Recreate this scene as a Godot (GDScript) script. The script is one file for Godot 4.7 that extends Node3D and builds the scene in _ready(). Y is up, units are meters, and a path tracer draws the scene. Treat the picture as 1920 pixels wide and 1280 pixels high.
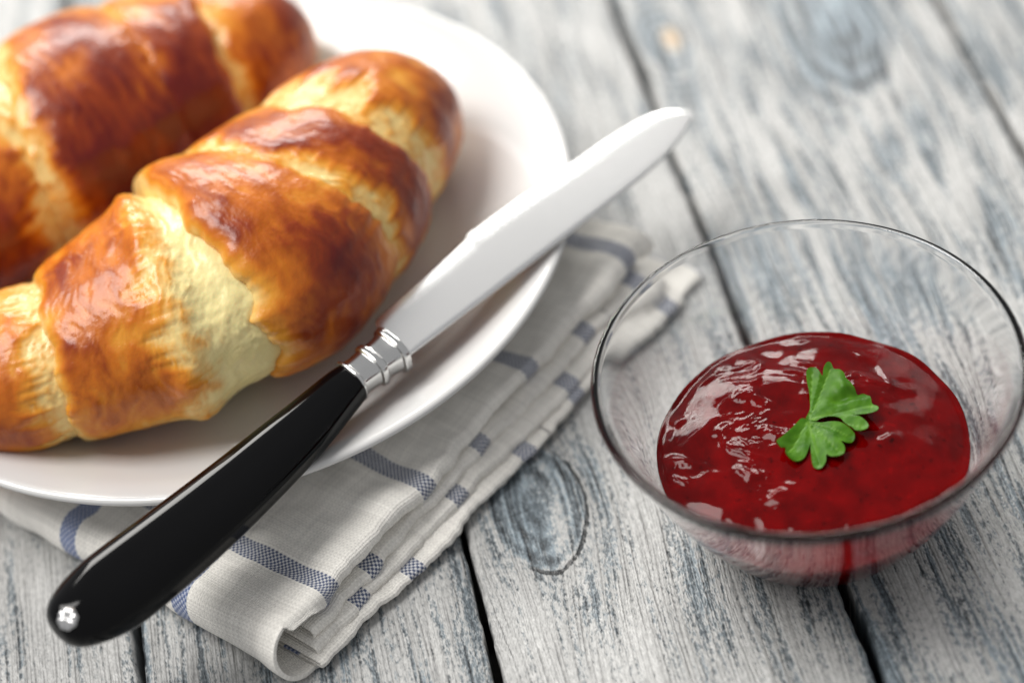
extends Node3D
# A breakfast still life: croissants on a plate, knife, tea towel, bowl of jam with parsley, weathered plank table.
# All measures below are millimetres, turned into metres when a mesh is committed (MM).

const MM := 0.001

var rng := RandomNumberGenerator.new()
var soft := FastNoiseLite.new()      # frequency 1: callers scale their own coordinates
var fine := FastNoiseLite.new()

# ------------------------------------------------------------------ small helpers

func noise_setup() -> void:
	rng.seed = 7
	soft.seed = 11; soft.frequency = 1.0; soft.noise_type = FastNoiseLite.TYPE_SIMPLEX_SMOOTH; soft.fractal_octaves = 2
	fine.seed = 23; fine.frequency = 1.0; fine.noise_type = FastNoiseLite.TYPE_SIMPLEX; fine.fractal_octaves = 3

func sm(a: float, b: float, x: float) -> float:
	var t := clampf((x - a) / (b - a), 0.0, 1.0)
	return t * t * (3.0 - 2.0 * t)

func lin(r: float, g: float, b: float) -> Color:
	return Color(r, g, b).linear_to_srgb()

func tag(o: Node, label: String, category: String, group := "") -> void:
	o.set_meta("label", label)
	o.set_meta("category", category)
	if group != "":
		o.set_meta("group", group)

func thing(called: String, label: String, category: String, at := Vector3.ZERO, group := "") -> Node3D:
	var o := Node3D.new()
	o.name = called
	add_child(o, true)
	o.position = at * MM
	tag(o, label, category, group)
	return o

func obj(called: String, mesh: Mesh, mat: Material, parent: Node) -> MeshInstance3D:
	var o := MeshInstance3D.new()
	o.name = called
	o.mesh = mesh
	o.material_override = mat
	parent.add_child(o, true)
	return o

func mat(color: Color, rough: float, metal := 0.0) -> StandardMaterial3D:
	var m := StandardMaterial3D.new()
	m.albedo_color = color
	m.roughness = rough
	m.metallic = metal
	return m

# A grid of nv rows of nu points, smooth; wu / wv close it. With du x dv pointing outwards the faces look outwards.
func grid(p: PackedVector3Array, nu: int, nv: int, wu := false, wv := false, col := PackedColorArray(), uv := PackedVector2Array(), flip := false) -> ArrayMesh:
	var n := PackedVector3Array()
	n.resize(nu * nv)
	var pts := PackedVector3Array()
	pts.resize(nu * nv)
	for v in nv:
		var v0 := (v + nv - 1) % nv if wv else maxi(v - 1, 0)
		var v1 := (v + 1) % nv if wv else mini(v + 1, nv - 1)
		for u in nu:
			var u0 := (u + nu - 1) % nu if wu else maxi(u - 1, 0)
			var u1 := (u + 1) % nu if wu else mini(u + 1, nu - 1)
			var a := p[v * nu + u1] - p[v * nu + u0]
			var b := p[v1 * nu + u] - p[v0 * nu + u]
			var c := a.cross(b)
			if c.length_squared() < 1e-12:
				c = (p[v1 * nu + u1] - p[v1 * nu + u0]).cross(b) + (p[v0 * nu + u1] - p[v0 * nu + u0]).cross(b)
			n[v * nu + u] = (-c if flip else c).normalized()
			pts[v * nu + u] = p[v * nu + u] * MM
	var idx := PackedInt32Array()
	var lu := nu if wu else nu - 1
	var lv := nv if wv else nv - 1
	idx.resize(lu * lv * 6)
	var k := 0
	for v in lv:
		for u in lu:
			var a := v * nu + u
			var b := v * nu + (u + 1) % nu
			var c := ((v + 1) % nv) * nu + u
			var d := ((v + 1) % nv) * nu + (u + 1) % nu
			if flip:
				idx[k] = a; idx[k + 1] = b; idx[k + 2] = c; idx[k + 3] = b; idx[k + 4] = d; idx[k + 5] = c
			else:
				idx[k] = a; idx[k + 1] = c; idx[k + 2] = b; idx[k + 3] = b; idx[k + 4] = c; idx[k + 5] = d
			k += 6
	return commit(pts, n, idx, col, uv)

func commit(pts: PackedVector3Array, n: PackedVector3Array, idx: PackedInt32Array, col := PackedColorArray(), uv := PackedVector2Array()) -> ArrayMesh:
	var arr := []
	arr.resize(Mesh.ARRAY_MAX)
	arr[Mesh.ARRAY_VERTEX] = pts
	arr[Mesh.ARRAY_NORMAL] = n
	arr[Mesh.ARRAY_INDEX] = idx
	if col.size():
		arr[Mesh.ARRAY_COLOR] = col
	if uv.size():
		arr[Mesh.ARRAY_TEX_UV] = uv
	var m := ArrayMesh.new()
	m.add_surface_from_arrays(Mesh.PRIMITIVE_TRIANGLES, arr)
	return m

# Catmull-Rom through a list of Vector2, with several points per span
func smooth2(list: Array, per: int) -> PackedVector2Array:
	var out := PackedVector2Array()
	for i in list.size() - 1:
		var p0: Vector2 = list[maxi(i - 1, 0)]
		var p1: Vector2 = list[i]
		var p2: Vector2 = list[i + 1]
		var p3: Vector2 = list[mini(i + 2, list.size() - 1)]
		for k in per:
			out.append(p1.cubic_interpolate(p2, p0, p3, float(k) / per))
	out.append(list[-1])
	return out

# profile of (radius, height), from the underside's middle round to the top's middle
func lathe(prof: PackedVector2Array, around: int) -> ArrayMesh:
	var p := PackedVector3Array()
	var uv := PackedVector2Array()
	for i in prof.size():
		for k in around:
			var a := TAU * k / around
			p.append(Vector3(prof[i].x * cos(a), prof[i].y, prof[i].x * sin(a)))
			uv.append(Vector2(float(k) / around, float(i) / prof.size()))
	return grid(p, around, prof.size(), true, false, PackedColorArray(), uv, true)

func cubic_at(list: Array, t: float) -> Array:      # list of equally long number rows, t in 0..1
	var f := clampf(t, 0.0, 1.0) * (list.size() - 1)
	var i := mini(int(f), list.size() - 2)
	var w := f - i
	var a: Array = list[maxi(i - 1, 0)]
	var b: Array = list[i]
	var c: Array = list[i + 1]
	var d: Array = list[mini(i + 2, list.size() - 1)]
	var out := []
	for k in b.size():
		out.append(cubic_interpolate(float(b[k]), float(c[k]), float(a[k]), float(d[k]), w))
	return out

# ------------------------------------------------------------------ the scene

func _ready() -> void:
	noise_setup()
	make_camera()
	make_light()
	make_table()
	make_towel()
	make_plate()
	make_croissants()
	make_knife()
	make_bowl()
	make_jam()
	make_parsley()

func make_camera() -> void:
	var th := deg_to_rad(45.4)
	var ro := deg_to_rad(-11.37)
	var fw := Vector3(0, -sin(th), -cos(th))
	var up := Vector3(0, cos(th), -sin(th))
	var right := Vector3.RIGHT * cos(ro) + up * sin(ro)
	var up2 := -Vector3.RIGHT * sin(ro) + up * cos(ro)
	var cam := Camera3D.new()
	cam.name = "camera"
	add_child(cam)
	cam.transform = Transform3D(Basis(right, up2, -fw), -fw * 0.62)
	cam.near = 0.05
	cam.far = 20.0
	var at := CameraAttributesPhysical.new()
	at.frustum_focal_length = 50.0
	at.frustum_focus_distance = 0.556
	at.frustum_near = 0.05
	at.frustum_far = 20.0
	at.exposure_aperture = 2.7
	cam.attributes = at
	cam.fov = rad_to_deg(2.0 * atan(640.0 / 4305.0))
	cam.current = true

func make_light() -> void:
	var env := Environment.new()
	env.background_mode = Environment.BG_COLOR
	env.background_color = lin(0.32, 0.32, 0.325)
	env.background_energy_multiplier = 1.0
	env.tonemap_mode = Environment.TONE_MAPPER_LINEAR
	env.tonemap_exposure = 1.3
	env.sdfgi_enabled = true
	env.ssao_enabled = true
	env.ssil_enabled = true
	var we := WorldEnvironment.new()
	we.name = "environment"
	we.environment = env
	add_child(we)
	# daylight: a low window behind the table, and the large soft light of the room's other window, high on the left
	for w in [
		["window_daylight", Vector3(-0.16, 0.905, -1.46), Vector2(1.2, 0.42), 1.9, Color(1.0, 0.99, 0.97)],
		["side_window_daylight", Vector3(-0.92, 1.62, -0.30), Vector2(1.0, 1.0), 3.0, Color(1.0, 0.99, 0.975)],
	]:
		var win := AreaLight3D.new()
		win.name = w[0]
		win.area_size = w[2]
		win.area_normalize_energy = true
		win.light_color = w[4]
		win.light_energy = w[3]
		win.shadow_enabled = true
		add_child(win)
		win.look_at_from_position(w[1], Vector3(0, 0, 0))

# ------------------------------------------------------------------ table

const PLANK_TURN := -3.5        # degrees the planks run off the z axis
const GAPS := [-366.0, -281.0, -195.0, -109.7, -25.5, 60.2, 153.0, 240.0, 326.0, 410.0]
const PLANK_FROM := -300.0      # along the plank, towards the back
const PLANK_TO := 230.0

func noise_bytes(w: int, h: int, fx: float, fy: float, octaves: int, sd: int, sx := 1, sy := 1) -> PackedByteArray:
	# stretched noise: made small, with its own frequency, then widened
	var n := FastNoiseLite.new()
	n.seed = sd
	n.noise_type = FastNoiseLite.TYPE_SIMPLEX_SMOOTH
	n.fractal_octaves = octaves
	n.frequency = fx
	var iw := w / sx
	var ih := h / sy
	var k := fy * sy / (fx * sx)            # rows to take for the wanted stretch
	var rows := maxi(8, int(ih * k))
	n.frequency = fx * sx
	var im := n.get_image(iw, rows, false, false, true)
	im.resize(w, h, Image.INTERPOLATE_CUBIC)
	return im.get_data()

func plank_images(sd: int, look: Dictionary) -> Array:
	var w := 512
	var h := 2048
	var warp := noise_bytes(w, h, 0.008, 0.0022, 2, sd + 1, 4, 1)
	var coarse := noise_bytes(w, h, look.get("band", 0.035), look.get("band_along", 0.0035), 2, sd + 2, 1, 1)
	var streak := noise_bytes(w, h, 0.085, 0.007, 2, sd + 3, 1, 1)
	var hair := noise_bytes(w, h, 0.22, 0.006, 1, sd + 4, 1, 1)
	var patch := noise_bytes(w, h, 0.010, 0.004, 3, sd + 5, 2, 1)
	var speck := noise_bytes(w, h, 0.12, 0.085, 3, sd + 6, 1, 1)
	var grit := noise_bytes(w, h, 0.33, 0.25, 2, sd + 7, 1, 1)
	var rgb := PackedByteArray()
	rgb.resize(w * h * 3)
	var hgt := PackedByteArray()
	hgt.resize(w * h)
	var knots: Array = look.get("knots", [])
	var cover: float = look.get("cover", 0.0)
	var contrast: float = look.get("contrast", 1.0)
	var cracks: Array = look.get("cracks", [])
	var nk := knots.size()
	for y in h:
		var cx := PackedFloat32Array()
		var cw := PackedFloat32Array()
		for c in cracks:        # [x, y0, y1, drift, width]
			var t: float = (y - c[1]) / (c[2] - c[1])
			if t > 0.0 and t < 1.0:
				cx.append(c[0] + c[3] * t + 3.0 * sin(t * 11.0 + c[0]) + (warp[y * w + int(c[0])] - 128) * 0.02)
				cw.append(c[4] * sqrt(sin(PI * t)))
		for x in w:
			var i := y * w + x
			var g := x + (warp[i] - 128) * 0.085
			var ring := 0.0
			var in_knot := 0.0
			for k in nk:        # [x, y, radius across, stretch along]
				var kn: Array = knots[k]
				var kr: float = kn[2]
				var dx: float = x - kn[0]
				var dy: float = (y - kn[1]) / kn[3]
				if absf(dx) < kr * 4.0 and absf(dy) < kr * 4.0:
					var r := sqrt(dx * dx + dy * dy) / kr
					if r < 4.0:
						r += (warp[i] - 128) * 0.0009 + (patch[i] - 128) * 0.0007
						g -= kr * 0.9 * (dx / kr) * exp(-r * 0.9)
						var ins := 1.0 - sm(0.9, 1.05, r)
						in_knot = maxf(in_knot, ins)
						var a := r * 6.5
						ring += (sin(a * TAU * 0.5) * 0.5) * exp(-absf(r - 0.9) * 1.2)
						# check cracks round the knot's edge and from its heart
						var arc: float = sm(-0.3, 0.5, (dx * 0.75 + dy * 0.65) / kr) * (kn[5] if kn.size() > 5 else 1.0)
						ring -= 1.9 * arc * (1.0 - sm(0.016, 0.055, absf(r - 1.03 + (speck[i] - 128) * 0.00012)))
						var ang := atan2(dy, dx)
						if r < 0.95 and absf(sin(ang * 2.5 + kn[0])) < 0.03 / (r + 0.15):
							ring -= 0.45
			var gi := clampi(int(g), 0, w - 1) + y * w
			var s1 := (streak[gi] - 128) * 0.0078
			var s2 := (coarse[gi] - 128) * 0.0078
			var h1 := (hair[gi] - 128) * 0.0078
			var pa := (patch[i] - 128) * 0.0078
			var sp := (speck[i] - 128) * 0.0078
			var gr := (grit[i] - 128) * 0.0078
			var cov: float = cover + contrast * (0.50 * s2 + 0.50 * s1 + 0.45 * pa) + 0.50 * sp + 0.30 * gr + 0.25 * ring - 0.60 * in_knot
			var paint := sm(-0.26, 0.32, cov)
			# bare weathered wood, blue grey, darker along the open grain
			var dk := clampf(0.62 + 0.30 * s1 + 0.20 * h1 + 0.22 * gr + 0.16 * sp + 0.38 * ring, 0.04, 1.2)
			var crack := 0.0
			for c in cx.size():
				crack = maxf(crack, 1.0 - sm(cw[c] * 0.6, cw[c] * 1.3 + 0.6, absf(x - cx[c])))
			var hairline := sm(0.50, 0.72, -h1 + 0.25 * s1) * 0.6
			dk *= 1.0 - 0.55 * hairline
			var pr := 0.88 + 0.10 * gr + 0.10 * sp + 0.08 * pa
			var r_ := lerpf(138.0 * dk + 20.0, 192.0 * pr, paint)
			var g_ := lerpf(152.0 * dk + 22.0, 192.0 * pr, paint)
			var b_ := lerpf(160.0 * dk + 24.0, 190.0 * pr, paint)
			var thin := sm(-0.75, 0.1, cov) * (1.0 - paint) * 0.38   # a worn wash of paint over the wood
			r_ = lerpf(r_, 164.0, thin); g_ = lerpf(g_, 170.0, thin); b_ = lerpf(b_, 173.0, thin)
			var dark := (1.0 - crack * 0.88) * (1.0 - 0.28 * hairline * (1.0 - paint * 0.5))
			if ring < -0.9:
				dark *= lerpf(1.0, 0.42, clampf((-0.9 - ring) / 1.0, 0.0, 1.0) * sm(-0.55, 0.15, s1 + 0.6 * sp + 0.25))
			r_ *= dark; g_ *= dark; b_ *= dark
			for k in nk:
				var kn: Array = knots[k]
				if kn.size() > 4:      # a knot with a stain of resin
					var d2: float = Vector2(x - kn[0] - 8.0, (y - kn[1]) / kn[3]).length() / (kn[2] * 0.55)
					if d2 < 1.0:
						var q: float = (1.0 - d2) * kn[4]
						r_ = lerpf(r_, 205.0, q); g_ = lerpf(g_, 165.0, q); b_ = lerpf(b_, 118.0, q)
			rgb[i * 3] = clampi(int(r_), 0, 255)
			rgb[i * 3 + 1] = clampi(int(g_), 0, 255)
			rgb[i * 3 + 2] = clampi(int(b_), 0, 255)
			var z := 150.0 + 34.0 * s1 + 22.0 * h1 + 30.0 * paint + 16.0 * gr - 130.0 * crack - 46.0 * hairline
			if ring < -0.9:
				z -= 80.0 * clampf((-0.9 - ring) / 1.0, 0.0, 1.0)
			hgt[i] = clampi(int(z), 0, 255)
	return [Image.create_from_data(w, h, false, Image.FORMAT_RGB8, rgb), Image.create_from_data(w, h, false, Image.FORMAT_L8, hgt)]

func plank_mesh(a: float, b: float, mirror: bool, sd: int, worn := 1.6) -> ArrayMesh:
	# cross-section from the lower left edge over the rounded top to the lower right edge, run along the plank
	var half := (b - a) * 0.5 - 1.0
	var prof := PackedVector2Array()
	var r := 1.6
	prof.append(Vector2(-half, -19)); prof.append(Vector2(-half, -10))
	for k in 7:
		var t := PI - PI * 0.5 * k / 6.0
		prof.append(Vector2(-half + r + r * cos(t), -r + r * sin(t)))
	for k in range(1, 16):
		prof.append(Vector2(lerpf(-half + r, half - worn, k / 16.0), 0))
	for k in 9:
		var t := PI * 0.5 - PI * 0.5 * k / 8.0
		prof.append(Vector2(half - worn + worn * cos(t), -r * 1.4 + r * 1.4 * sin(t)))
	prof.append(Vector2(half, -10)); prof.append(Vector2(half, -19))
	var along := 220
	var p := PackedVector3Array()
	var uv := PackedVector2Array()
	for j in along:
		var l := lerpf(PLANK_TO, PLANK_FROM, float(j) / (along - 1))
		for q in prof:
			var side := q.x / half
			var wob := soft.get_noise_2d(l * 0.02 + sd * 9.0, signf(side) * 7.0) * 0.9 * pow(absf(side), 6.0)
			wob += fine.get_noise_2d(l * 0.11 + sd * 5.0, signf(side) * 3.0) * 0.35 * pow(absf(side), 10.0)
			var y := q.y + soft.get_noise_2d(l * 0.006, sd * 3.0 + side * 0.3) * 0.25 - 0.25
			p.append(Vector3(q.x + wob, y, l))
			var uu := 0.5 + (q.x / half) * 0.49
			if q.y < -r * 1.5:
				uu += signf(q.x) * 0.004
			uv.append(Vector2(1.0 - uu if mirror else uu, (l - PLANK_FROM) / (PLANK_TO - PLANK_FROM)))
	return grid(p, prof.size(), along, false, false, PackedColorArray(), uv)

func make_table() -> void:
	var table := thing("plank_table", "weathered table of blue-grey planks with worn white paint, under everything", "table")
	table.rotation_degrees.y = -PLANK_TURN
	# look of each plank whose face the photograph shows; positions are texels of 512 across, 2048 along (0 at the back)
	var looks := {
		2: {"cover": 0.42},
		3: {"cover": 0.26, "band": 0.03, "cracks": [[120, 1200, 1800, 8, 2.0], [330, 1250, 2000, -6, 1.6], [430, 1300, 1700, 4, 1.5]]},
		4: {"cover": 0.40, "contrast": 0.85, "band": 0.022,
			"knots": [[118, 1385, 66, 1.2]],
			"cracks": [[262, 1360, 1530, -12, 2.6], [300, 1480, 1560, 2, 1.6], [455, 1540, 1900, 2, 3.0], [392, 1560, 1700, 6, 1.8], [210, 1560, 1690, 4, 1.6], [338, 1395, 1450, 2, 2.0], [250, 1540, 1640, 3, 1.4], [80, 700, 960, 10, 2.0], [420, 1000, 1250, 6, 2.2]]},
		5: {"cover": 0.24, "contrast": 1.15, "band": 0.042, "band_along": 0.003,
			"knots": [[60, 735, 44, 1.3, 0.8, 0.2], [340, 770, 90, 1.7, 0.0, 0.0]],
			"cracks": [[120, 1250, 1700, 12, 2.0], [230, 1380, 1900, 8, 1.8], [60, 1100, 1420, 6, 2.2], [400, 1100, 1500, 4, 1.8], [150, 900, 1200, 8, 1.6], [310, 1180, 1500, 10, 1.5]]},
		6: {"cover": 0.2, "band": 0.045, "knots": [[300, 1240, 60, 1.6, 0.0, 0.3]], "cracks": [[180, 700, 1100, 6, 2.0]]},
	}
	var mats := {}
	var tasks := {}
	for k in looks:
		var th := Thread.new()
		th.start(plank_images.bind(int(k) * 31 + 5, looks[k]))
		tasks[k] = th
	for k in tasks:
		var im: Array = tasks[k].wait_to_finish()
		var m := mat(Color.WHITE, 0.40)
		m.albedo_texture = ImageTexture.create_from_image(im[0])
		m.heightmap_enabled = true
		m.heightmap_texture = ImageTexture.create_from_image(im[1])
		m.heightmap_scale = 0.11
		mats[k] = m
	var wear := [3, 5, 2, 3, 4, 5, 6, 2, 4]
	for i in GAPS.size() - 1:
		var o := obj("plank", plank_mesh(GAPS[i], GAPS[i + 1], i == 0 or i > 6, i, 5.5 if i == 3 else 1.8), mats[wear[i]], table)
		o.position = Vector3((GAPS[i] + GAPS[i + 1]) * 0.5, 0, 0) * MM
	# two battens below carry the planks and close the gaps with darkness
	var bm := mat(lin(0.07, 0.066, 0.06), 0.9)
	for z in [-180.0, 0.0, 160.0]:
		var box := BoxMesh.new()
		box.size = Vector3(0.776, 0.022, 0.17)
		var o := obj("batten", box, bm, table)
		o.position = Vector3(22, -31, z) * MM

# ------------------------------------------------------------------ tea towel

const TOWEL_O := Vector3(-66, 0.3, 92)
const TOWEL_U := Vector3(0.7, 0, -0.714)
const TOWEL_V := Vector3(-0.714, 0, -0.7)

func towel_images() -> Array:
	# cloth coordinates: along -160..160 mm in 2048 texels, across -40..160 mm in 1280 texels
	var w := 2048
	var h := 1280
	var white := Color8(240, 237, 231)
	var blue := Color8(80, 90, 118)
	var mid := Color8(140, 146, 166)
	var im := Image.create(w, h, false, Image.FORMAT_RGB8)
	im.fill(white)
	var sw := 32
	# woven checks: a four texel cell, dark against white
	var chk := Image.create(sw, h, false, Image.FORMAT_RGB8)
	chk.fill(Color8(214, 214, 216))
	for y in range(0, h, 4):
		for x in range(0, sw, 4):
			if ((x + y) / 4) % 2 == 0:
				chk.fill_rect(Rect2i(x, y, 4, 4), blue)
	var lng := Image.create(w, 32, false, Image.FORMAT_RGB8)
	lng.fill(Color8(172, 178, 196))
	for y in range(0, 32, 4):
		for x in range(0, w, 4):
			if ((x + y) / 4) % 2 == 0:
				lng.fill_rect(Rect2i(x, y, 4, 4), Color8(96, 111, 152))
	for q in [32.0, 71.0, -12.0, 110.0]:
		im.blit_rect(lng, Rect2i(0, 0, w, 32), Vector2i(0, int((q + 40.0) * 6.4) - 16))
	for p in [14.0, 52.0, 97.0, 142.0, -26.0, -64.0, -104.0, -144.0]:
		var x0 := int((p + 160.0) * 6.4) - sw / 2
		im.blit_rect(chk, Rect2i(0, 0, sw, h), Vector2i(x0, 0))
		for q in [32.0, 71.0, -12.0, 110.0]:
			im.fill_rect(Rect2i(x0, int((q + 40.0) * 6.4) - 16, sw, 32), Color8(86, 98, 138))
	# threads: a plain weave in the height, one thread about half a millimetre
	var tile := Image.create(8, 8, false, Image.FORMAT_L8)
	for y in 8:
		for x in 8:
			var over := (x / 4 + y / 4) % 2 == 0
			var c := sin(PI * ((x % 4) + 0.5) / 4.0) if over else sin(PI * ((y % 4) + 0.5) / 4.0)
			var e := sin(PI * ((y % 4) + 0.5) / 4.0) if over else sin(PI * ((x % 4) + 0.5) / 4.0)
			var v := 0.35 + 0.5 * c * (0.6 + 0.4 * e)
			tile.set_pixel(x, y, Color(v, v, v))
	var row := Image.create(w, 8, false, Image.FORMAT_L8)
	for x in range(0, w, 8):
		row.blit_rect(tile, Rect2i(0, 0, 8, 8), Vector2i(x, 0))
	var hg := Image.create(w, h, false, Image.FORMAT_L8)
	for y in range(0, h, 8):
		hg.blit_rect(row, Rect2i(0, 0, w, 8), Vector2i(0, y))
	# the yarn: each thread a little lighter or darker than the next, with slubs, and the shaded crossings of the weave
	var data := im.get_data()
	var warp := noise_bytes(w, h, 0.24, 0.004, 1, 71)
	var weft := noise_bytes(w, h, 0.006, 0.24, 1, 72, 8, 1)
	var blot := noise_bytes(w, h, 0.008, 0.008, 3, 73, 4, 4)
	for y in h:
		for x in w:
			var i := y * w + x
			var k := 0.985 + ((warp[i] - 128) + (weft[i] - 128)) * 0.00034 + (blot[i] - 128) * 0.00022 + (0.022 if (x / 4 + y / 4) % 2 == 0 else -0.022)
			data[i * 3] = clampi(int(data[i * 3] * k), 0, 255)
			data[i * 3 + 1] = clampi(int(data[i * 3 + 1] * k), 0, 255)
			data[i * 3 + 2] = clampi(int(data[i * 3 + 2] * (k - 0.004)), 0, 255)
	im = Image.create_from_data(w, h, false, Image.FORMAT_RGB8, data)
	return [im, hg]

func towel_uv(along: float, across: float) -> Vector2:
	return Vector2((along + 160.0) / 320.0, (across + 40.0) / 200.0)

# a sheet of cloth: the grid is its middle, thick its thickness; closed round its rim
func cloth(p: PackedVector3Array, uv: PackedVector2Array, nu: int, nv: int, thick: float) -> ArrayMesh:
	var n := PackedVector3Array()
	n.resize(nu * nv)
	for v in nv:
		for u in nu:
			var a := p[v * nu + mini(u + 1, nu - 1)] - p[v * nu + maxi(u - 1, 0)]
			var b := p[mini(v + 1, nv - 1) * nu + u] - p[maxi(v - 1, 0) * nu + u]
			n[v * nu + u] = a.cross(b).normalized()
	# the grid goes round: outer face, then the inner face backwards, in each row, so that a wrapped row is a tube
	var m := nu * 2 + 4
	var q := PackedVector3Array()
	var t := PackedVector2Array()
	for v in nv + 2:
		var vv := clampi(v - 1, 0, nv - 1)
		var end := v == 0 or v == nv + 1
		for k in m:
			var u: int
			var f: float
			if k < nu:
				u = k; f = 0.5
			elif k < nu + 2:
				u = nu - 1; f = 0.25 if k == nu else -0.25
			elif k < nu * 2 + 2:
				u = nu * 2 + 1 - k; f = -0.5
			else:
				u = 0; f = -0.25 if k == nu * 2 + 2 else 0.25
			var out := Vector3.ZERO
			if k == nu or k == nu + 1:
				out = (p[vv * nu + nu - 1] - p[vv * nu + nu - 2]).normalized() * thick * 0.3
			elif k >= nu * 2 + 2:
				out = (p[vv * nu] - p[vv * nu + 1]).normalized() * thick * 0.3
			q.append(p[vv * nu + u] + n[vv * nu + u] * thick * (0.0 if end else f) + (Vector3.ZERO if end else out))
			t.append(uv[vv * nu + u])
	return grid(q, m, nv + 2, true, false, PackedColorArray(), t)

func towel_height(u: float, v: float) -> float:      # top of the stack; the plate presses the middle flat
	var h := 11.4 + 2.6 * exp(-maxf(v, 0.0) / 22.0) + 1.4 * soft.get_noise_2d(u * 0.022 + 3.0, v * 0.03) + 0.8 * soft.get_noise_2d(u * 0.07, v * 0.06 + 9.0)
	h += 1.3 * exp(-pow((v - 2.0) / 9.0, 2.0)) * (0.5 + 0.5 * sin(u * 0.055 + 0.6))
	h += 1.6 * exp(-pow((v - 18.0 - u * 0.08) / 6.0, 2.0)) * sm(5.0, 30.0, u) * 0.5
	var d := Vector2(u - 86.5, v - 96.7).length()
	var flat := 1.0 - sm(58.0, 86.0, d)
	return lerpf(h, 9.6, flat)

func edge_wave(u: float, sd: float) -> float:
	return 1.5 * soft.get_noise_2d(u * 0.03 + sd, sd * 3.1) + 0.5 * soft.get_noise_2d(u * 0.16 + sd * 2.0, sd) + 0.16 * fine.get_noise_2d(u * 0.5 + sd, sd * 1.7)

func towel_point(u: float, v: float, y: float) -> Vector3:
	return TOWEL_O + TOWEL_U * u + TOWEL_V * v + Vector3(0, y, 0)

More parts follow.
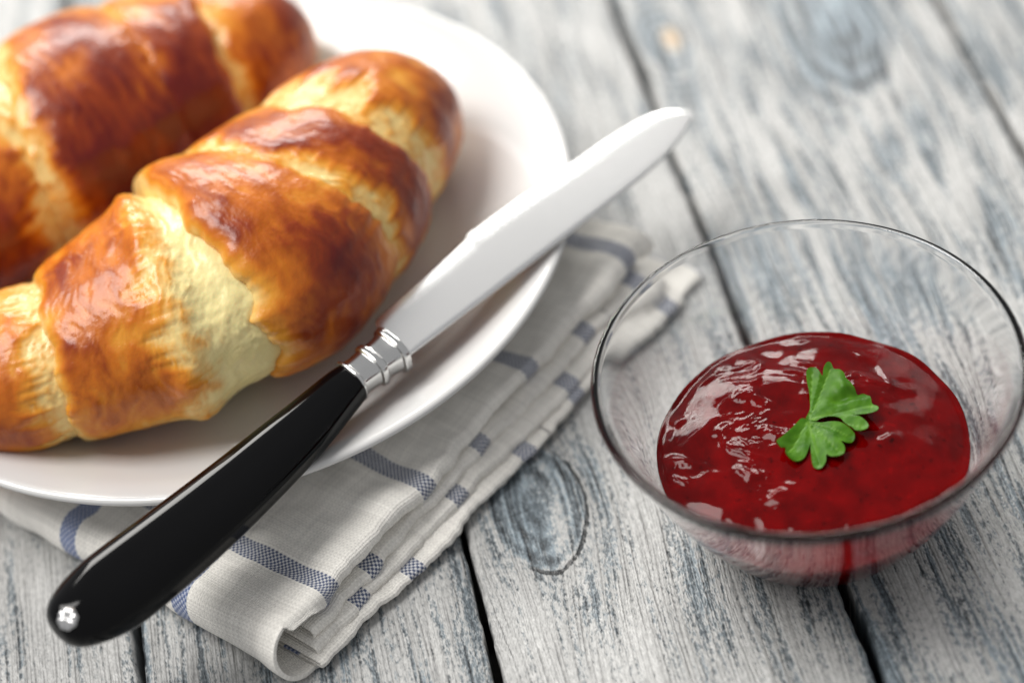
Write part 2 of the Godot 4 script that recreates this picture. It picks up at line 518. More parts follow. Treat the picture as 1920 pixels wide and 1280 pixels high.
func make_towel() -> void:
	var towel := thing("tea_towel", "folded white linen tea towel with blue woven stripes under the plate", "tea towel")
	var im := towel_images()
	var m := mat(Color.WHITE, 0.92)
	m.albedo_texture = ImageTexture.create_from_image(im[0])
	m.heightmap_enabled = true
	m.heightmap_texture = ImageTexture.create_from_image(im[1])
	m.heightmap_scale = 0.05
	m.rim_enabled = true
	m.rim = 0.25
	m.rim_tint = 0.3
	# 1. the outer sheet: top, round the front fold, and back along the table
	var p := PackedVector3Array()
	var uv := PackedVector2Array()
	var us := []           # path along: [kind 0 top / 1 fold / 2 bottom, u or angle]
	for i in 150:
		us.append([0, 151.0 - 151.0 * i / 149.0 + 0.0])
	for i in range(1, 17):
		us.append([1, PI * i / 16.0])
	for i in range(1, 110):
		us.append([2, 156.0 * i / 109.0])
	var vs := []
	for i in 70:
		vs.append(150.0 * pow(1.0 - i / 69.0, 1.5))
	var curl := 14
	for i in range(1, curl + 9):
		vs.append(-float(i))       # steps of the rolled edge
	for row in vs.size():
		var vv: float = vs[row]
		for s in us:
			var kind: int = s[0]
			var q := maxf(vv, 0.0)
			var pos := Vector3.ZERO
			var ptex := 0.0
			var qtex := q
			if kind == 0:
				var u: float = s[1]
				var e := edge_wave(u, 1.0)
				var y := towel_height(u, q) - 0.6
				var roll := sm(3.0, 26.0, u)
				var rad := 1.8 + 0.5 * soft.get_noise_2d(u * 0.05, 4.0) + 1.4 * sm(90.0, 150.0, u)
				if vv < 0.0:       # the edge turns down and back under
					var k := -vv
					if k <= curl:
						var a := PI * k / curl * lerpf(0.30, 1.0, roll)
						pos = towel_point(u, e - rad * sin(a), y - rad + rad * cos(a))
						qtex = -k / curl * PI * rad
					else:
						var a := PI * lerpf(0.30, 1.0, roll)
						var back := (k - curl) * 1.3 * lerpf(0.15, 1.0, roll)
						pos = towel_point(u, e - rad * sin(a) - back * cos(a), y - rad + rad * cos(a) - back * sin(a) * 0.6)
						qtex = -PI * rad - back
				else:
					pos = towel_point(u, e + q, y)
				ptex = u
			elif kind == 1:
				var a: float = s[1]
				var top := towel_height(0.0, q) - 0.6
				var rr := (top - 0.7) * 0.5
				var e := edge_wave(0.0, 1.0) - 5.0 * (1.0 - cos(a)) * 0.5
				var k := -minf(vv, 0.0)
				e -= minf(k, curl) / curl * 0.9
				pos = towel_point(-rr * 1.15 * sin(a) - 1.2 * soft.get_noise_2d(q * 0.03, 2.0) * sin(a), e + q, 0.7 + rr + rr * cos(a))
				ptex = -a * rr
				qtex = q - k * 0.05
			else:
				var u: float = s[1]
				var e := -5.0 - 9.0 * u / 150.0 + edge_wave(u, 5.0) + 0.0
				var k := minf(-minf(vv, 0.0), curl)
				pos = towel_point(u, e + q - k / curl * 0.9, 0.7 + 0.25 * absf(soft.get_noise_2d(u * 0.1, q * 0.1)))
				ptex = 26.0 - (u + 38.0) - 8.0
				qtex = q + 8.0 - k * 0.05
			p.append(pos)
			uv.append(towel_uv(ptex, qtex))
	obj("outer_sheet", cloth(p, uv, us.size(), vs.size(), 1.15), m, towel)
	# 2. the folds inside, each a flap whose right edge turns back under itself
	var flaps := [
		# name, start u, edge offset at front / back, height of its top, radius of its fold, stripe shift, seed
		["inner_fold", 4.5, -1.0, -5.0, 9.3, 1.45, 24.0, 21.0],
		["inner_fold", 2.5, -3.4, -10.5, 6.3, 1.3, -6.0, 34.0],
		["lower_fold", 0.8, -7.4, -14.0, 3.7, 1.0, 62.0, 47.0],
	]
	for f in flaps:
		var fp := PackedVector3Array()
		var ft := PackedVector2Array()
		var nu := 170
		var qs := []
		for i in 18:
			qs.append(46.0 * pow(1.0 - i / 17.0, 1.4))
		for i in range(1, 15):
			qs.append(-PI * i / 14.0)
		for i in range(1, 12):
			qs.append(-PI - i * 2.0)
		for q in qs:
			for i in nu:
				var u: float = f[1] + (145.0 - f[1]) * i / (nu - 1.0)
				var far := u / 150.0
				var e: float = lerpf(f[2], f[3], far) + edge_wave(u, f[7]) * 1.15
				var lift := 0.7 * soft.get_noise_2d(u * 0.045 + f[7], 1.0) + 0.25 * soft.get_noise_2d(u * 0.2 + f[7], 8.0)
				var y: float = f[4] + lift
				var rad: float = f[5] * (1.0 + 0.25 * soft.get_noise_2d(u * 0.08, f[7]))
				var droop: float = 0.0
				var pos: Vector3
				var qt: float
				if q >= 0.0:
					droop = 0.8 * exp(-q / 6.0)
					pos = towel_point(u, e + q, y - droop)
					qt = q
				elif q > -PI - 0.001:
					pos = towel_point(u, e + rad * sin(q), y - 0.8 - rad + rad * cos(q))
					qt = q * rad
				else:
					pos = towel_point(u, e + (-q - PI), y - 0.8 - 2.0 * rad)
					qt = q
				pos.y = maxf(pos.y, 1.9)
				fp.append(pos)
				ft.append(towel_uv(fmod(u + f[6], 150.0), qt))
		# rows run from the inside to the edge, so the sheet faces down: turn it round by swapping its order
		var rp := PackedVector3Array()
		var rt := PackedVector2Array()
		for r in range(qs.size()):
			for i in nu:
				rp.append(fp[r * nu + nu - 1 - i])
				rt.append(ft[r * nu + nu - 1 - i])
		obj(f[0], cloth(rp, rt, nu, qs.size(), 0.8), m, towel)

# ------------------------------------------------------------------ plate

const PLATE := Vector3(-74.5, 10.6, -39.5)

func make_plate() -> void:
	var plate := thing("plate", "round white glazed porcelain plate holding the two croissants", "plate", PLATE)
	var m := mat(lin(0.66, 0.655, 0.645), 0.16)
	m.clearcoat_enabled = true
	m.clearcoat = 0.5
	m.clearcoat_roughness = 0.05
	var prof := smooth2([Vector2(0.01, 1.2), Vector2(50, 1.2), Vector2(53, 0.3), Vector2(54.5, 0.0), Vector2(56, 0.4), Vector2(58.5, 2.2), Vector2(68, 4.4), Vector2(80, 8.2), Vector2(92, 13.6),
		Vector2(98.6, 16.6), Vector2(99.8, 17.6), Vector2(99.7, 18.6), Vector2(98.6, 19.1), Vector2(96.5, 18.6), Vector2(92, 16.9), Vector2(86, 13.9), Vector2(79, 10.2), Vector2(72, 7.0), Vector2(66, 5.3),
		Vector2(58, 4.7), Vector2(30, 4.5), Vector2(0.01, 4.5)], 5)
	obj("plate_body", lathe(prof, 200), m, plate)

# ------------------------------------------------------------------ croissants

func crust_color(b: float) -> Color:     # linear colours from pale dough to dark crust
	var stops := [Color(0.82, 0.59, 0.23), Color(0.71, 0.295, 0.028), Color(0.54, 0.142, 0.006), Color(0.25, 0.033, 0.0008), Color(0.12, 0.006, 0.0003)]
	var f := clampf(b, 0.0, 0.999) * 4.0
	var i := int(f)
	return stops[i].lerp(stops[i + 1], f - i)

# one roll of the dough: t runs along the spine; it starts at ta (under its neighbour) and ends at tb with an open lip
func croissant_roll(spine: Array, seg: Dictionary, nr: int, na: int, sd: float) -> ArrayMesh:
	var p := PackedVector3Array()
	var col := PackedColorArray()
	var ta: float = seg.ta
	var tb: float = seg.tb
	var lip_a: bool = seg.get("lip_a", false)
	var tip: bool = seg.get("tip", false)
	var bulge: float = seg.get("bulge", 2.5)
	var pale: float = seg.get("pale", 0.12)
	var brown: float = seg.get("brown", 0.45) + 0.06
	var slant_a: float = seg.get("slant_a", -0.01)
	var slant_b: float = seg.get("slant_b", -0.01)
	var table := []
	for i in 121:
		var t0 := i / 120.0
		var r := cubic_at(spine, t0)
		var r1 := cubic_at(spine, t0 + 0.01)
		var r0 := cubic_at(spine, t0 - 0.01)
		var dir := Vector3(r1[0] - r0[0], 0, r1[2] - r0[2]).normalized()
		table.append([Vector3(r[0], r[1], r[2]), Vector3.UP.cross(dir), Vector3(r[3], r[4], r[5])])
	var lip := 7
	var rows := nr + lip + (lip if lip_a else 0)
	for row in rows:
		var s: float
		var inward := 0.0        # how far the lip has turned in, 0..1
		if lip_a and row < lip:
			s = 0.0; inward = 1.0 - float(row) / lip
		else:
			var k := row - (lip if lip_a else 0)
			if k < nr:
				s = float(k) / (nr - 1)
			else:
				s = 1.0; inward = float(k - nr + 1) / lip
		for j in na:
			var phi := TAU * j / na
			var c := cos(phi)
			var sn := sin(phi)
			var ja := 0.010 * soft.get_noise_2d(c * 1.6 + sd, sn * 1.6) + 0.006 * soft.get_noise_2d(c * 6.0 + sd, sn * 6.0)
			var jb := 0.012 * soft.get_noise_2d(c * 1.7 + sd + 31.0, sn * 1.7) + 0.0025 * soft.get_noise_2d(c * 6.0 + sd + 31.0, sn * 6.0)
			var ea := ta + ja * (1.0 if lip_a else 0.3)
			var eb := tb + (0.0 if tip else jb)
			var t := lerpf(ea + slant_a * c, eb + (0.0 if tip else slant_b * c), s)
			var f := clampf(t, 0.0, 1.0) * 120.0
			var fi := mini(int(f), 119)
			var w := f - fi
			var A: Array = table[fi]
			var B: Array = table[fi + 1]
			var ctr: Vector3 = A[0].lerp(B[0], w)
			var side: Vector3 = A[1].lerp(B[1], w)
			var rad: Vector3 = A[2].lerp(B[2], w)
			var hill := maxf(0.0, sin(PI * clampf(s * (0.86 if not lip_a else 1.0), 0.0, 1.0)))
			var dr := bulge * pow(hill, 0.7) - 1.2
			if not lip_a:
				dr -= seg.get("dive", 2.4) * (1.0 - sm(0.0, 0.30, s))       # dives under its neighbour
			var edge := 1.0 - s
			if lip_a:
				edge = minf(edge, s)
			var span := absf(tb - ta) * 200.0              # roughly, its length in mm
			var near := clampf(1.0 - edge * span / 3.8, 0.0, 1.0)
			if not tip:
				dr -= 1.7 * (1.0 - sqrt(maxf(0.0, 1.0 - near * near)))
				dr -= inward * 5.5
				if inward > 0.0:
					t -= 0.0
			elif inward > 0.0:
				dr -= inward * 2.0
			var at := ctr + side * c * rad.x + Vector3(0, sn * rad.y, 0)
			var b1 := soft.get_noise_3d(at.x * 0.055 + sd, at.y * 0.055, at.z * 0.055)
			var b2 := soft.get_noise_3d(at.x * 0.16, at.y * 0.16 + sd, at.z * 0.16)
			# laminations: fine steps that follow the rolled edge
			var lam := fine.get_noise_3d(t * 62.0 + b1 * 2.0, c * 1.3 + sd, sn * 1.3)
			var lam2 := fine.get_noise_3d(t * 150.0 + b2 * 1.5, c * 2.2 + sd, sn * 2.2)
			var jag := 0.22 * fine.get_noise_2d(c * 1.8 + sd * 2.0, sn * 1.8) + 0.07 * fine.get_noise_2d(c * 9.0, sn * 9.0 + sd) + 0.10 * b1
			var px := pale * (1.0 + jag * 1.6)
			var crumb: float = (1.0 - sm(px * 0.70, px * 1.15 + 0.02, s)) if not lip_a else 0.0
			if seg.has("pale_b"):
				crumb = maxf(crumb, 1.0 - sm(seg.pale_b * 0.4, seg.pale_b, (1.0 - s) + jag * seg.pale_b))
			dr += 0.50 * b1 + 0.18 * b2 + (0.09 + 0.70 * crumb * seg.get("flake", 0.5)) * lam + 0.18 * lam2 * (0.4 + crumb)
			dr -= crumb * seg.get("sunk", 1.0)
			dr += seg.get("wrinkle", 0.0) * lam * (1.0 - crumb)
			if seg.get("yellow", false):       # torn open: a hollow along the lip, then a raised ridge of dough
				dr += 2.0 * exp(-pow((s - 0.36 - 0.04 * b1) / 0.085, 2.0)) - 1.5 * exp(-pow((s - 0.19) / 0.09, 2.0))
			var hd := rad.z if sn < 0.0 else rad.y
			var y := sn * (hd + dr)
			if sn < 0.0:
				y = maxf(y, -hd + 1.0 * (1.0 - absf(c)))      # sits flat
				y = lerpf(y, -hd * pow(absf(sn), 0.7), 0.5)
			var taper := 1.0
			if tip:
				taper = sqrt(maxf(0.0, 1.0 - pow(clampf((s - 0.55) / 0.45, 0.0, 1.0), 2.0))) if s < 1.0 else 0.0
				taper = maxf(taper, 0.03)
				if inward > 0.0:
					taper = 0.03 * (1.0 - inward * 0.9)
			var pos := ctr + side * c * (rad.x + dr) * taper + Vector3(0, y * taper, 0)
			p.append(pos)
			# browning: strongest on the crown of each roll, streaked along the stretched surface
			var up := sm(-0.7, 0.9, sn + 0.35 * c)
			var streak := fine.get_noise_3d(c * 1.6 + sd, sn * 1.6, t * 44.0)
			var b0 := soft.get_noise_3d(at.x * 0.028 + sd, at.y * 0.028 + 5.0, at.z * 0.028)
			var br: float = brown + 0.28 * (pow(hill, 1.1) - 0.5) * up + 0.34 * b0 + 0.20 * b1 + 0.08 * b2 + 0.12 * streak + seg.get("front", 0.0) * c + 0.10 * lam
			br -= 0.30 * (1.0 - up)
			br -= 0.34 * pow(near, 1.5) * (1.0 - inward)
			br -= 0.2 * inward
			br = lerpf(br, 0.05 + 0.16 * b2 + 0.18 * lam2 + 0.14 * lam + 0.22 * sm(0.2, 0.9, b1 + 0.3) * 0.5, crumb)
			col.append(crust_color(clampf(br, 0.0, 1.0)))
			if crumb > 0.55 and seg.get("yellow", false):
				col[col.size() - 1] = col[col.size() - 1].lerp(Color(0.86, 0.75, 0.36), (crumb - 0.55) * 2.0 * (1.0 - sm(0.20, 0.36, s + 0.1 * b2)))
	return grid(p, na, rows, true, false, col, PackedVector2Array(), float(seg.tb) < float(seg.ta))

func crust_material() -> StandardMaterial3D:
	var m := mat(Color.WHITE, 0.36)
	m.vertex_color_use_as_albedo = true
	m.metallic_specular = 0.40
	m.clearcoat_enabled = true
	m.clearcoat = 0.25
	m.clearcoat_roughness = 0.12
	m.subsurf_scatter_enabled = true
	m.subsurf_scatter_strength = 0.08
	var n := FastNoiseLite.new()
	n.seed = 5
	n.frequency = 0.03
	n.fractal_octaves = 4
	var im := n.get_image(512, 512, false, false, true)
	m.heightmap_enabled = true
	m.heightmap_texture = ImageTexture.create_from_image(im)
	m.heightmap_scale = 0.012
	m.uv1_triplanar = true
	m.uv1_scale = Vector3.ONE * 38.0
	return m

func make_croissants() -> void:
	var m := crust_material()
	var front := [[-11, 33, -77, 10, 10, 11], [-18, 35, -65, 19.5, 19, 17], [-33, 37, -46, 28, 24.5, 21], [-52, 39, -22, 34.5, 25.5, 23], [-73, 40, -4, 37, 26, 23], [-95, 38, 3, 30, 23, 22], [-119, 34, 7, 25, 20, 18], [-147, 31, 7, 18, 15, 15], [-177, 27, 4, 10, 9, 11]]
	var a := thing("croissant", "golden brown croissant nearest the knife, with a pale torn seam across its middle", "croissant", Vector3.ZERO, "croissants on the plate")
	for s in [
		{"ta": 0.325, "tb": 0.0, "tip": true, "pale": 0.27, "brown": 0.42, "bulge": 2.0, "slant_a": -0.015, "front": 0.04, "dive": 1.6},
		{"ta": 0.425, "tb": 0.29, "pale": 0.42, "brown": 0.50, "bulge": 2.2, "slant_a": -0.03, "slant_b": -0.015, "front": 0.20, "dive": 1.6},
		{"ta": 0.382, "tb": 0.509, "lip_a": true, "brown": 0.47, "bulge": 3.4, "slant_a": -0.03, "slant_b": 0.0, "front": 0.24},
		{"ta": 0.485, "tb": 0.728, "pale": 0.40, "brown": 0.36, "bulge": 2.2, "slant_a": 0.01, "slant_b": 0.0, "wrinkle": 0.10, "flake": 0.5, "yellow": true, "sunk": 1.4},
		{"ta": 0.70, "tb": 1.0, "tip": true, "pale": 0.20, "brown": 0.42, "bulge": 2.0, "flake": 0.6, "dive": 1.8},
	]:
		obj("dough_roll", croissant_roll(front, s, 84, 280, 3.0 + 10.0 * float(s.ta)), m, a)
	var back := [[-40, 33, -112, 10, 12, 14], [-55, 36, -105, 19, 17, 18], [-76, 38, -96, 27, 22, 22], [-99, 39, -85, 32, 26, 24], [-124, 39, -70, 35, 27, 24], [-154, 37, -54, 32, 23, 21], [-185, 32, -46, 18, 12, 15]]
	var b := thing("croissant", "dark brown croissant at the back of the plate, cut by the left edge", "croissant", Vector3.ZERO, "croissants on the plate")
	for s in [
		{"ta": 0.315, "tb": 0.0, "tip": true, "pale": 0.14, "brown": 0.46, "bulge": 2.2, "front": 0.22, "dive": 1.6},
		{"ta": 0.46, "tb": 0.28, "pale": 0.16, "brown": 0.50, "bulge": 2.2, "slant_a": 0.0, "slant_b": 0.02, "front": 0.34, "dive": 1.6},
		{"ta": 0.415, "tb": 0.66, "lip_a": true, "brown": 0.52, "bulge": 3.0, "slant_a": 0.0, "slant_b": 0.05, "pale_b": 0.20, "front": 0.38, "flake": 0.9},
		{"ta": 0.61, "tb": 1.0, "tip": true, "pale": 0.22, "brown": 0.54, "bulge": 2.2, "slant_a": 0.05, "flake": 0.9, "front": 0.36},
	]:
		obj("dough_roll", croissant_roll(back, s, 70, 220, 57.0 + 10.0 * float(s.ta)), m, b)

# ------------------------------------------------------------------ knife

func make_knife() -> void:
	# local axes: x along the blade, z towards the viewer's side of it, y up
	var knife := thing("table_knife", "table knife with black handle and serrated steel blade, lying across the plate rim", "knife", Vector3(-35, 33.4, 32))
	var bx := Vector3(0.807, -0.030, -0.59).normalized()
	var bz := bx.cross(Vector3.UP).normalized()
	var by := bz.cross(bx).normalized()
	by = by.rotated(bx, deg_to_rad(5.0))
	bz = bz.rotated(bx, deg_to_rad(5.0))
	knife.transform.basis = Basis(bx, by, bz)
	# blade: outline of the edge (z < 0) and the back (z > 0) at stations along x
	var steel := mat(lin(0.76, 0.76, 0.755), 0.22, 1.0)
	var p := PackedVector3Array()
	var stations := 420
	var edge := smooth2([Vector2(6, -7.0), Vector2(8.4, -7.6), Vector2(9.4, -9.8), Vector2(11, -11.2), Vector2(14, -11.6), Vector2(30, -13.0), Vector2(45, -14.7), Vector2(48.5, -16.0), Vector2(64, -15.9), Vector2(82, -14.8), Vector2(97, -14.3), Vector2(109, -13.0), Vector2(115, -11.0), Vector2(119, -8.0), Vector2(121.2, -4.9), Vector2(121.7, -3.7)], 20)
	var back := smooth2([Vector2(6, 3.9), Vector2(20, 3.9), Vector2(60, 3.8), Vector2(86, 3.5), Vector2(100, 2.8), Vector2(110, 1.2), Vector2(117.5, -1.5), Vector2(121.8, -3.6)], 20)
	var section := 24
	for i in stations:
		var x := lerpf(6.0, 121.7, float(i) / (stations - 1))
		var e := sample_y(edge, x)
		var k := sample_y(back, x)
		if x > 48.0 and x < 114.0:
			var ph := fposmod(x / 2.1, 1.0)
			e += 0.75 * pow(absf(ph - 0.5) * 2.0, 1.3) * sm(48.0, 51.0, x) * (1.0 - sm(108.0, 114.0, x))
		var thin := 1.0 - 0.45 * sm(60.0, 119.0, x)
		for j in section:
			# up over the top face from back to edge, then under again
			var side := 1.0 if j < section / 2 else -1.0
			var f := float(j if j < section / 2 else section - 1 - j) / (section / 2 - 1)
			f = f * f * (3.0 - 2.0 * f)
			var z := lerpf(k, e, f)
			var th := 0.5 * thin * (1.0 - sm(0.80, 1.0, f) * 0.6)
			if f < 0.02:
				th *= 0.6
			p.append(Vector3(x, side * th, z))
	obj("blade", grid(p, section, stations, true, false, PackedColorArray(), PackedVector2Array(), true), steel, knife)
	# ferrule: chromed, squarish, with three raised rings
	var chrome := mat(lin(0.66, 0.66, 0.65), 0.15, 1.0)
	var rings := smooth2([Vector2(-7.6, 0.1), Vector2(-7.5, 4.9), Vector2(-7.25, 5.45), Vector2(-6.7, 5.5), Vector2(-6.3, 4.95), Vector2(-5.9, 4.75), Vector2(-3.6, 4.7), Vector2(-1.6, 4.85), Vector2(-1.2, 5.05), Vector2(-0.8, 5.65), Vector2(0.6, 5.7), Vector2(1.0, 5.15), Vector2(1.4, 4.95), Vector2(3.4, 5.0), Vector2(5.2, 5.3), Vector2(5.6, 5.5), Vector2(6.0, 6.15), Vector2(7.2, 6.3), Vector2(7.6, 5.8), Vector2(7.7, 0.1)], 4)
	p = PackedVector3Array()
	for q in rings:
		for j in 160:
			var a := TAU * j / 160.0
			var c := cos(a)
			var s := sin(a)
			var r := q.y / pow(pow(absf(c), 3.0) + pow(absf(s), 3.0), 1.0 / 3.0)
			p.append(Vector3(q.x, r * s * 0.86, r * c - 0.6))
	obj("ferrule", grid(p, 160, rings.size(), true, false, PackedColorArray(), PackedVector2Array(), true), chrome, knife)
	# handle: black, oval, swelling to a round end that leans to the blunt side
	var black := mat(lin(0.0015, 0.0015, 0.0018), 0.07)
	black.metallic_specular = 0.30
	var shape := [  # x, half width, half thickness, z of the middle
[-7.0, 5.1, 4.3, -0.2], [-12, 5.9, 4.7, 0.4], [-25, 7.4, 5.0, 2.4], [-40, 8.6, 5.3, 4.0], [-55, 9.5, 5.7, 5.3], [-70, 10.2, 6.1, 6.1], [-84, 10.6, 6.3, 6.5], [-92, 10.2, 6.3, 6.5], [-97.5, 9.0, 6.1, 6.3], [-101.4, 6.9, 5.3, 6.2], [-103.6, 4.2, 3.3, 6.1], [-104.4, 0.05, 0.05, 6.1]]
	p = PackedVector3Array()
	var rows := 130
	for i in rows:
		var t := float(i) / (rows - 1)
		t = 1.0 - pow(1.0 - t, 1.35)
		var r := cubic_at(shape, t)
		for j in 72:
			var a := TAU * j / 72.0
			var c := cos(a)
			var s := sin(a)
			var ex := lerpf(2.8, 2.05, sm(86.0, 99.0, -float(r[0])))
			var k := 1.0 / pow(pow(absf(c), ex) + pow(absf(s), ex), 1.0 / ex)
			p.append(Vector3(r[0], maxf(0.0, r[2]) * s * k, r[3] + maxf(0.0, r[1]) * c * k))
	# a cap on the ferrule's side
	var h := obj("handle", grid(p, 72, rows, true, false), black, knife)
	# flower-shaped rivet head set in the end of the handle
	p = PackedVector3Array()
	var nr := 14
	for i in nr + 1:
		for j in 96:
			var a := TAU * j / 96.0
			var f := float(nr - i) / nr
			var pet := absf(cos(a * 4.0))
			var rr := 2.75 * f * (0.93 + 0.07 * pet)
			var hh := 0.42 * (1.0 - pow(f, 5.0)) + 0.34 * (f - f * f * f) * (pet - 0.5) + 0.10 * exp(-pow(f / 0.14, 2.0))
			p.append(Vector3(rr * cos(a), hh - (0.5 if i == 0 else 0.0), rr * sin(a)))
	var rivet := obj("rivet", grid(p, 96, nr + 1, true, false, PackedColorArray(), PackedVector2Array(), true), mat(lin(0.60, 0.60, 0.60), 0.30, 1.0), h)
	var out := Vector3(-0.60, 0.78, 0.16).normalized()
	var sx := Vector3(0, 0, 1).cross(out).normalized()
	rivet.transform = Transform3D(Basis(sx, out, sx.cross(out)), Vector3(-101.5, 4.75, 8.2) * MM)

func sample_y(line: PackedVector2Array, x: float) -> float:
	for i in line.size() - 1:
		if line[i + 1].x >= x:
			var w := (x - line[i].x) / maxf(line[i + 1].x - line[i].x, 1e-6)
			return lerpf(line[i].y, line[i + 1].y, clampf(w, 0.0, 1.0))
	return line[-1].y

# ------------------------------------------------------------------ bowl, jam, parsley

const BOWL := Vector3(65.6, 0.25, 76.8)
const OUTSIDE := [Vector2(0.01, 0.9), Vector2(16, 0.8), Vector2(21, 0.15), Vector2(23.5, 0.2), Vector2(26.5, 1.9), Vector2(29.6, 5.8), Vector2(33.2, 11.4), Vector2(37.0, 18.0), Vector2(40.8, 26.0), Vector2(44.6, 35.0), Vector2(48.3, 44.0), Vector2(50.35, 48.8)]
const INSIDE := [Vector2(48.35, 48.7), Vector2(46.1, 44.0), Vector2(42.6, 35.4), Vector2(39.0, 26.4), Vector2(35.1, 18.6), Vector2(31.2, 12.4), Vector2(27.4, 7.4), Vector2(23.5, 4.4), Vector2(18, 3.2), Vector2(0.01, 3.0)]

func make_bowl() -> void:
	var bowl := thing("glass_bowl", "small clear glass bowl with a thin round rim, beside the tea towel", "bowl", BOWL)
	var g := StandardMaterial3D.new()
	g.albedo_color = Color(1, 1, 1, 0.0)
	g.roughness = 0.0
	g.transparency = BaseMaterial3D.TRANSPARENCY_ALPHA
	g.refraction_enabled = true
	g.refraction_scale = 0.045
	var prof := smooth2(OUTSIDE, 6)
	var ou := prof.size()
	for k in range(1, 8):       # rounded rim
		var a := PI * k / 8.0
		prof.append(Vector2(49.4 + 0.95 * cos(a), 49.1 + 0.95 * sin(a)))
	prof.append_array(smooth2(INSIDE, 6))
	obj("bowl_glass", lathe(prof, 220), g, bowl)

func make_jam() -> void:
	var p := PackedVector3Array()
	var around := 300
	var rings := 130
	# underside and side follow the glass, a little way into it
	var low := smooth2([Vector2(0.01, 2.2), Vector2(18.4, 2.4), Vector2(24.0, 3.5), Vector2(28.0, 6.6), Vector2(31.8, 11.6), Vector2(35.7, 17.9), Vector2(37.6, 21.6), Vector2(37.9, 22.3)], 5)
	var rows := 0
	for q in low:
		for k in around:
			var a := TAU * k / around
			var w := soft.get_noise_2d(cos(a) * 1.4 + 4.0, sin(a) * 1.4) * 0.9 * sm(15.0, 22.0, q.y)
			p.append(Vector3(q.x * cos(a), q.y + w, q.x * sin(a)))
		rows += 1
	for i in range(1, rings + 1):
		var f := 1.0 - float(i) / rings
		f = maxf(f, 0.0005)
		for k in around:
			var a := TAU * k / around
			var x := 37.7 * f * cos(a)
			var z := 37.7 * f * sin(a)
			var rim := soft.get_noise_2d(cos(a) * 1.4 + 4.0, sin(a) * 1.4) * 0.9
			var inner := 1.0 - sm(0.86, 1.0, f)
			var y := 22.3 + rim * (1.0 - inner) + 4.4 * (1.0 - pow(f, 2.4)) + 0.5 * sm(0.94, 1.0, f)
			var n1 := soft.get_noise_2d(x * 0.045 + 2.0, z * 0.045)
			# folds and drag marks left by a spoon, running across
			var u := x * 0.85 + z * 0.5
			var v := -x * 0.5 + z * 0.85
			var fold := 1.0 - absf(soft.get_noise_2d(u * 0.030 + 11.0 + n1 * 0.5, v * 0.075 + 3.0)) * 2.6
			var fold2 := 1.0 - absf(soft.get_noise_2d(u * 0.085 + 31.0, v * 0.15 + n1)) * 2.4
			var lump := fine.get_noise_2d(x * 0.20 + 7.0, z * 0.20)
			var grain := fine.get_noise_2d(x * 0.62, z * 0.62 + 5.0)
			var zone := sm(0.12, 0.55, 1.2 * soft.get_noise_2d(x * 0.05 + 40.0, z * 0.05 + 2.0) + 0.10 - 0.010 * x - 0.006 * z)
			y += inner * (0.7 * n1 + 0.55 * maxf(0.0, fold) * (0.12 + 0.88 * zone) + 0.16 * maxf(0.0, fold2) * zone + 0.08 * lump * (0.10 + zone) + 0.05 * grain * zone)
			p.append(Vector3(x, y, z))
		rows += 1
	# pulp: lighter flesh and a few darker skins suspended in the jelly
	var tint := PackedColorArray()
	for q in p:
		var a := fine.get_noise_3d(q.x * 0.11, q.y * 0.11, q.z * 0.11 + 3.0)
		var b := soft.get_noise_3d(q.x * 0.34, q.y * 0.34 + 8.0, q.z * 0.34)
		var k := 0.66 + 0.30 * a - 0.34 * sm(0.52, 0.72, b) + 0.24 * sm(0.45, 0.75, -b)
		tint.append(Color(clampf(k, 0.12, 1.0), clampf(k, 0.12, 1.0), clampf(k, 0.12, 1.0)))
	var m := mat(lin(0.165, 0.0004, 0.0008), 0.06)
	m.vertex_color_use_as_albedo = true
	m.subsurf_scatter_enabled = true
	m.subsurf_scatter_strength = 0.04
	m.metallic_specular = 0.29
	var o := obj("jam", grid(p, around, rows, true, false, tint, PackedVector2Array(), true), m, self)
	o.position = BOWL * MM
	tag(o, "glossy dark red jam pooled in the glass bowl", "jam")

func leaf_mesh(poly: PackedVector2Array, base: Vector2, veins: Array, sd: float, curl: Callable) -> ArrayMesh:
	# the outline is cut into small cells so that the blade can bend; both faces and the rim are built
	var pts := PackedVector3Array()
	var nor := PackedVector3Array()
	var col := PackedColorArray()
	var idx := PackedInt32Array()
	var lo := poly[0]
	var hi := poly[0]
	for q in poly:
		lo = lo.min(q); hi = hi.max(q)
	var cell := 0.55
	var thick := 0.18
	for face in 2:
		var y := lo.y
		while y < hi.y:
			var x := lo.x
			while x < hi.x:
				var sq := PackedVector2Array([Vector2(x, y), Vector2(x + cell, y), Vector2(x + cell, y + cell), Vector2(x, y + cell)])
				for piece in Geometry2D.intersect_polygons(sq, poly):
					if piece.size() < 3 or Geometry2D.is_polygon_clockwise(piece):
						continue
					var tri := Geometry2D.triangulate_polygon(piece)
					var first := pts.size()
					for q in piece:
						leaf_vertex(q, face, thick, base, veins, sd, curl, pts, nor, col)
					for k in range(0, tri.size(), 3):
						var a := tri[k]
						var b := tri[k + 1]
						var c := tri[k + 2]
						var area := (piece[b] - piece[a]).cross(piece[c] - piece[a])
						# seen from above (y up, x right, z towards the viewer) positive area runs clockwise
						if (area > 0.0) == (face == 0):
							idx.append_array([first + a, first + b, first + c])
						else:
							idx.append_array([first + a, first + c, first + b])
				x += cell
			y += cell
	for i in poly.size():        # the rim
		var a := poly[i]
		var b := poly[(i + 1) % poly.size()]
		var first := pts.size()
		for q in [a, b]:
			for face in 2:
				leaf_vertex(q, face, thick, base, veins, sd, curl, pts, nor, col)
		var d := (b - a).normalized()
		for k in 4:
			nor[first + k] = Vector3(d.y, 0.2, -d.x)
		idx.append_array([first, first + 1, first + 2, first + 2, first + 1, first + 3])
	return commit(pts, nor, idx, col)

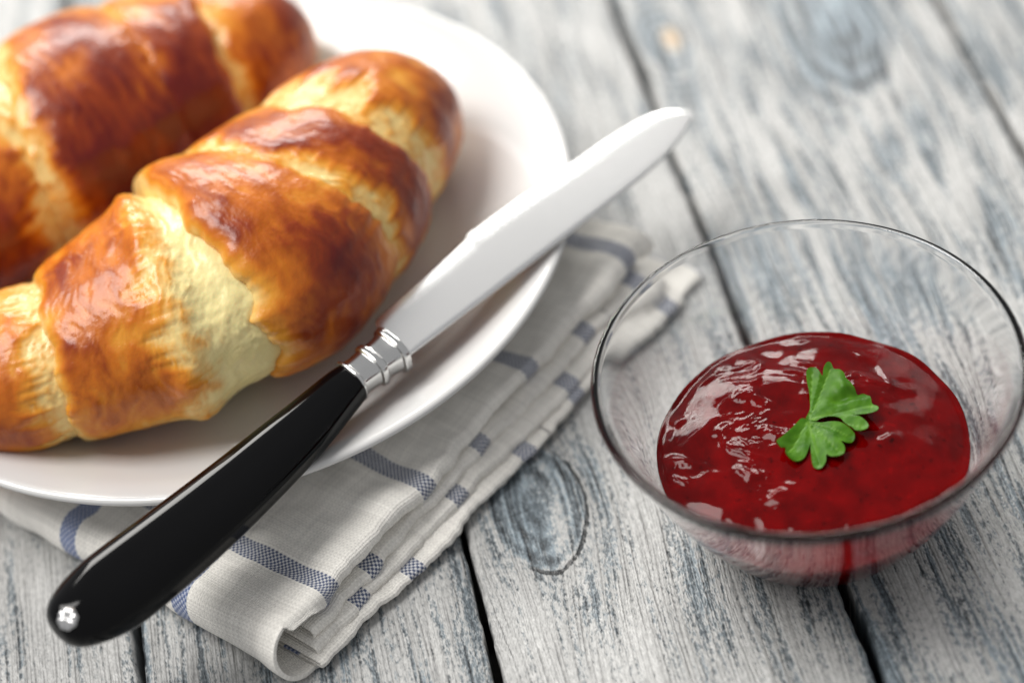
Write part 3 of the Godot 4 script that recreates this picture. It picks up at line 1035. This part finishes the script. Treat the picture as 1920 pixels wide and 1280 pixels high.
func leaf_height(q: Vector2, base: Vector2, veins: Array, sd: float, curl: Callable) -> float:
	var y: float = curl.call(q)
	var dv := 9.0
	for v in veins:
		var cp := Geometry2D.get_closest_point_to_segment(q, base, v)
		dv = minf(dv, q.distance_to(cp))
	y += 0.45 * (1.0 - exp(-dv * dv / 2.4)) - 0.14 * exp(-dv * dv / 0.05)
	y += 0.10 * soft.get_noise_2d(q.x * 0.3 + sd, q.y * 0.3) + 0.012 * fine.get_noise_2d(q.x * 1.6 + sd, q.y * 1.6)
	return y

func leaf_vertex(q: Vector2, face: int, thick: float, base: Vector2, veins: Array, sd: float, curl: Callable, pts: PackedVector3Array, nor: PackedVector3Array, col: PackedColorArray) -> void:
	var h := leaf_height(q, base, veins, sd, curl)
	var e := 0.08
	var n := Vector3(h - leaf_height(q + Vector2(e, 0), base, veins, sd, curl), e, h - leaf_height(q + Vector2(0, e), base, veins, sd, curl)).normalized()
	var dv := 9.0
	for v in veins:
		dv = minf(dv, q.distance_to(Geometry2D.get_closest_point_to_segment(q, base, v)))
	pts.append((Vector3(q.x, h, q.y) - n * (thick * face)) * MM)
	nor.append(n if face == 0 else -n)
	var t := 0.5 + 0.5 * soft.get_noise_2d(q.x * 0.22 + sd, q.y * 0.22)
	var c := Color(0.020, 0.095, 0.002).lerp(Color(0.085, 0.225, 0.006), t)
	c = c.lerp(Color(0.20, 0.38, 0.05), 0.35 * exp(-dv * dv / 0.035))
	col.append(c)

func make_parsley() -> void:
	var sprig := thing("parsley_sprig", "fresh green parsley sprig of two lobed leaflets lying on the jam", "parsley", Vector3(67.6, 27.6, 73.2))
	var m := mat(Color.WHITE, 0.45)
	m.metallic_specular = 0.35
	m.vertex_color_use_as_albedo = true
	m.backlight_enabled = true
	m.backlight = Color(0.35, 0.42, 0.18)
	var upper := []
	for v in [Vector2(-2.3, -0.6), Vector2(-0.7, -3.1), Vector2(0.2, -7.3), Vector2(0.5, -11.2), Vector2(1.0, -13.3), Vector2(2.0, -14.0), Vector2(3.4, -13.5), Vector2(4.0, -12.2), Vector2(4.4, -11.1), Vector2(5.2, -13.1), Vector2(6.3, -14.2), Vector2(7.2, -13.8), Vector2(7.5, -12.2), Vector2(8.7, -11.6), Vector2(9.5, -10.3), Vector2(9.6, -8.6), Vector2(10.3, -7.1), Vector2(10.9, -5.4), Vector2(11.2, -4.1), Vector2(12.6, -4.3), Vector2(13.7, -3.3), Vector2(13.9, -1.4), Vector2(13.8, -0.1), Vector2(14.9, 1.4), Vector2(14.4, 2.5), Vector2(12.4, 3.0), Vector2(10.0, 2.7), Vector2(8.3, 2.5), Vector2(9.7, 3.2), Vector2(10.7, 4.7), Vector2(11.2, 6.5), Vector2(10.6, 7.7), Vector2(9.2, 8.1), Vector2(7.9, 7.6), Vector2(7.4, 6.1), Vector2(6.0, 3.9), Vector2(5.5, 2.5), Vector2(3.6, 0.9), Vector2(1.4, 0.7), Vector2(-0.1, 1.0), Vector2(-1.4, 0.4), Vector2(-2.3, -0.6)]:
		upper.append(v)
	var lower := []
	for v in [Vector2(-2.2, -0.2), Vector2(-3.5, -0.4), Vector2(-4.9, 1.0), Vector2(-8.1, 3.6), Vector2(-10.6, 5.9), Vector2(-10.8, 7.0), Vector2(-10.2, 8.1), Vector2(-9.1, 7.8), Vector2(-9.4, 9.5), Vector2(-8.5, 11.5), Vector2(-7.2, 11.9), Vector2(-5.2, 10.8), Vector2(-3.5, 8.0), Vector2(-3.0, 6.7), Vector2(-3.4, 9.0), Vector2(-4.0, 13.3), Vector2(-3.4, 14.8), Vector2(-2.2, 15.1), Vector2(-0.9, 13.9), Vector2(-0.3, 12.1), Vector2(0.5, 13.1), Vector2(2.2, 13.4), Vector2(3.8, 12.6), Vector2(4.4, 10.9), Vector2(4.0, 9.2), Vector2(5.1, 9.8), Vector2(6.4, 9.7), Vector2(7.4, 8.3), Vector2(7.6, 6.7), Vector2(6.4, 4.5), Vector2(4.8, 3.1), Vector2(2.4, 2.2), Vector2(0.6, 1.7), Vector2(-0.9, 0.7), Vector2(-2.2, -0.2)]:
		lower.append(v)
	var up_poly := smooth2(upper, 3)
	up_poly.remove_at(up_poly.size() - 1)
	var lo_poly := smooth2(lower, 3)
	lo_poly.remove_at(lo_poly.size() - 1)
	var up_curl := func(q: Vector2) -> float:
		# a valley between its two halves, the middle lobe's edge rolled up
		var ridge := exp(-pow((q.x - 8.5 - 0.25 * (q.y + 6.0)) / 1.8, 2.0)) * exp(-pow((q.y + 6.0) / 3.2, 2.0))
		return 1.0 + 0.10 * q.x + 1.5 * ridge - 1.3 * exp(-pow((q.y + 2.6 + 0.1 * q.x) / 1.3, 2.0)) * sm(3.0, 8.0, q.x) + 0.010 * q.y * q.y - 0.004 * q.x * q.x
	var lo_curl := func(q: Vector2) -> float:
		return 0.8 + 0.9 * sin(q.x * 0.42 + 0.9) * sm(1.0, 7.0, q.y) - 0.05 * q.y + 0.012 * q.x * q.x
	obj("leaflet", leaf_mesh(up_poly, Vector2(-1.6, 0.0), [Vector2(2.2, -12.5), Vector2(6.6, -12.4), Vector2(13.6, 0.6), Vector2(9.8, 6.8)], 3.0, up_curl), m, sprig)
	obj("leaflet", leaf_mesh(lo_poly, Vector2(-2.0, 0.4), [Vector2(-8.6, 8.8), Vector2(-2.4, 13.8), Vector2(2.6, 12.0), Vector2(6.4, 7.8)], 9.0, lo_curl), m, sprig)
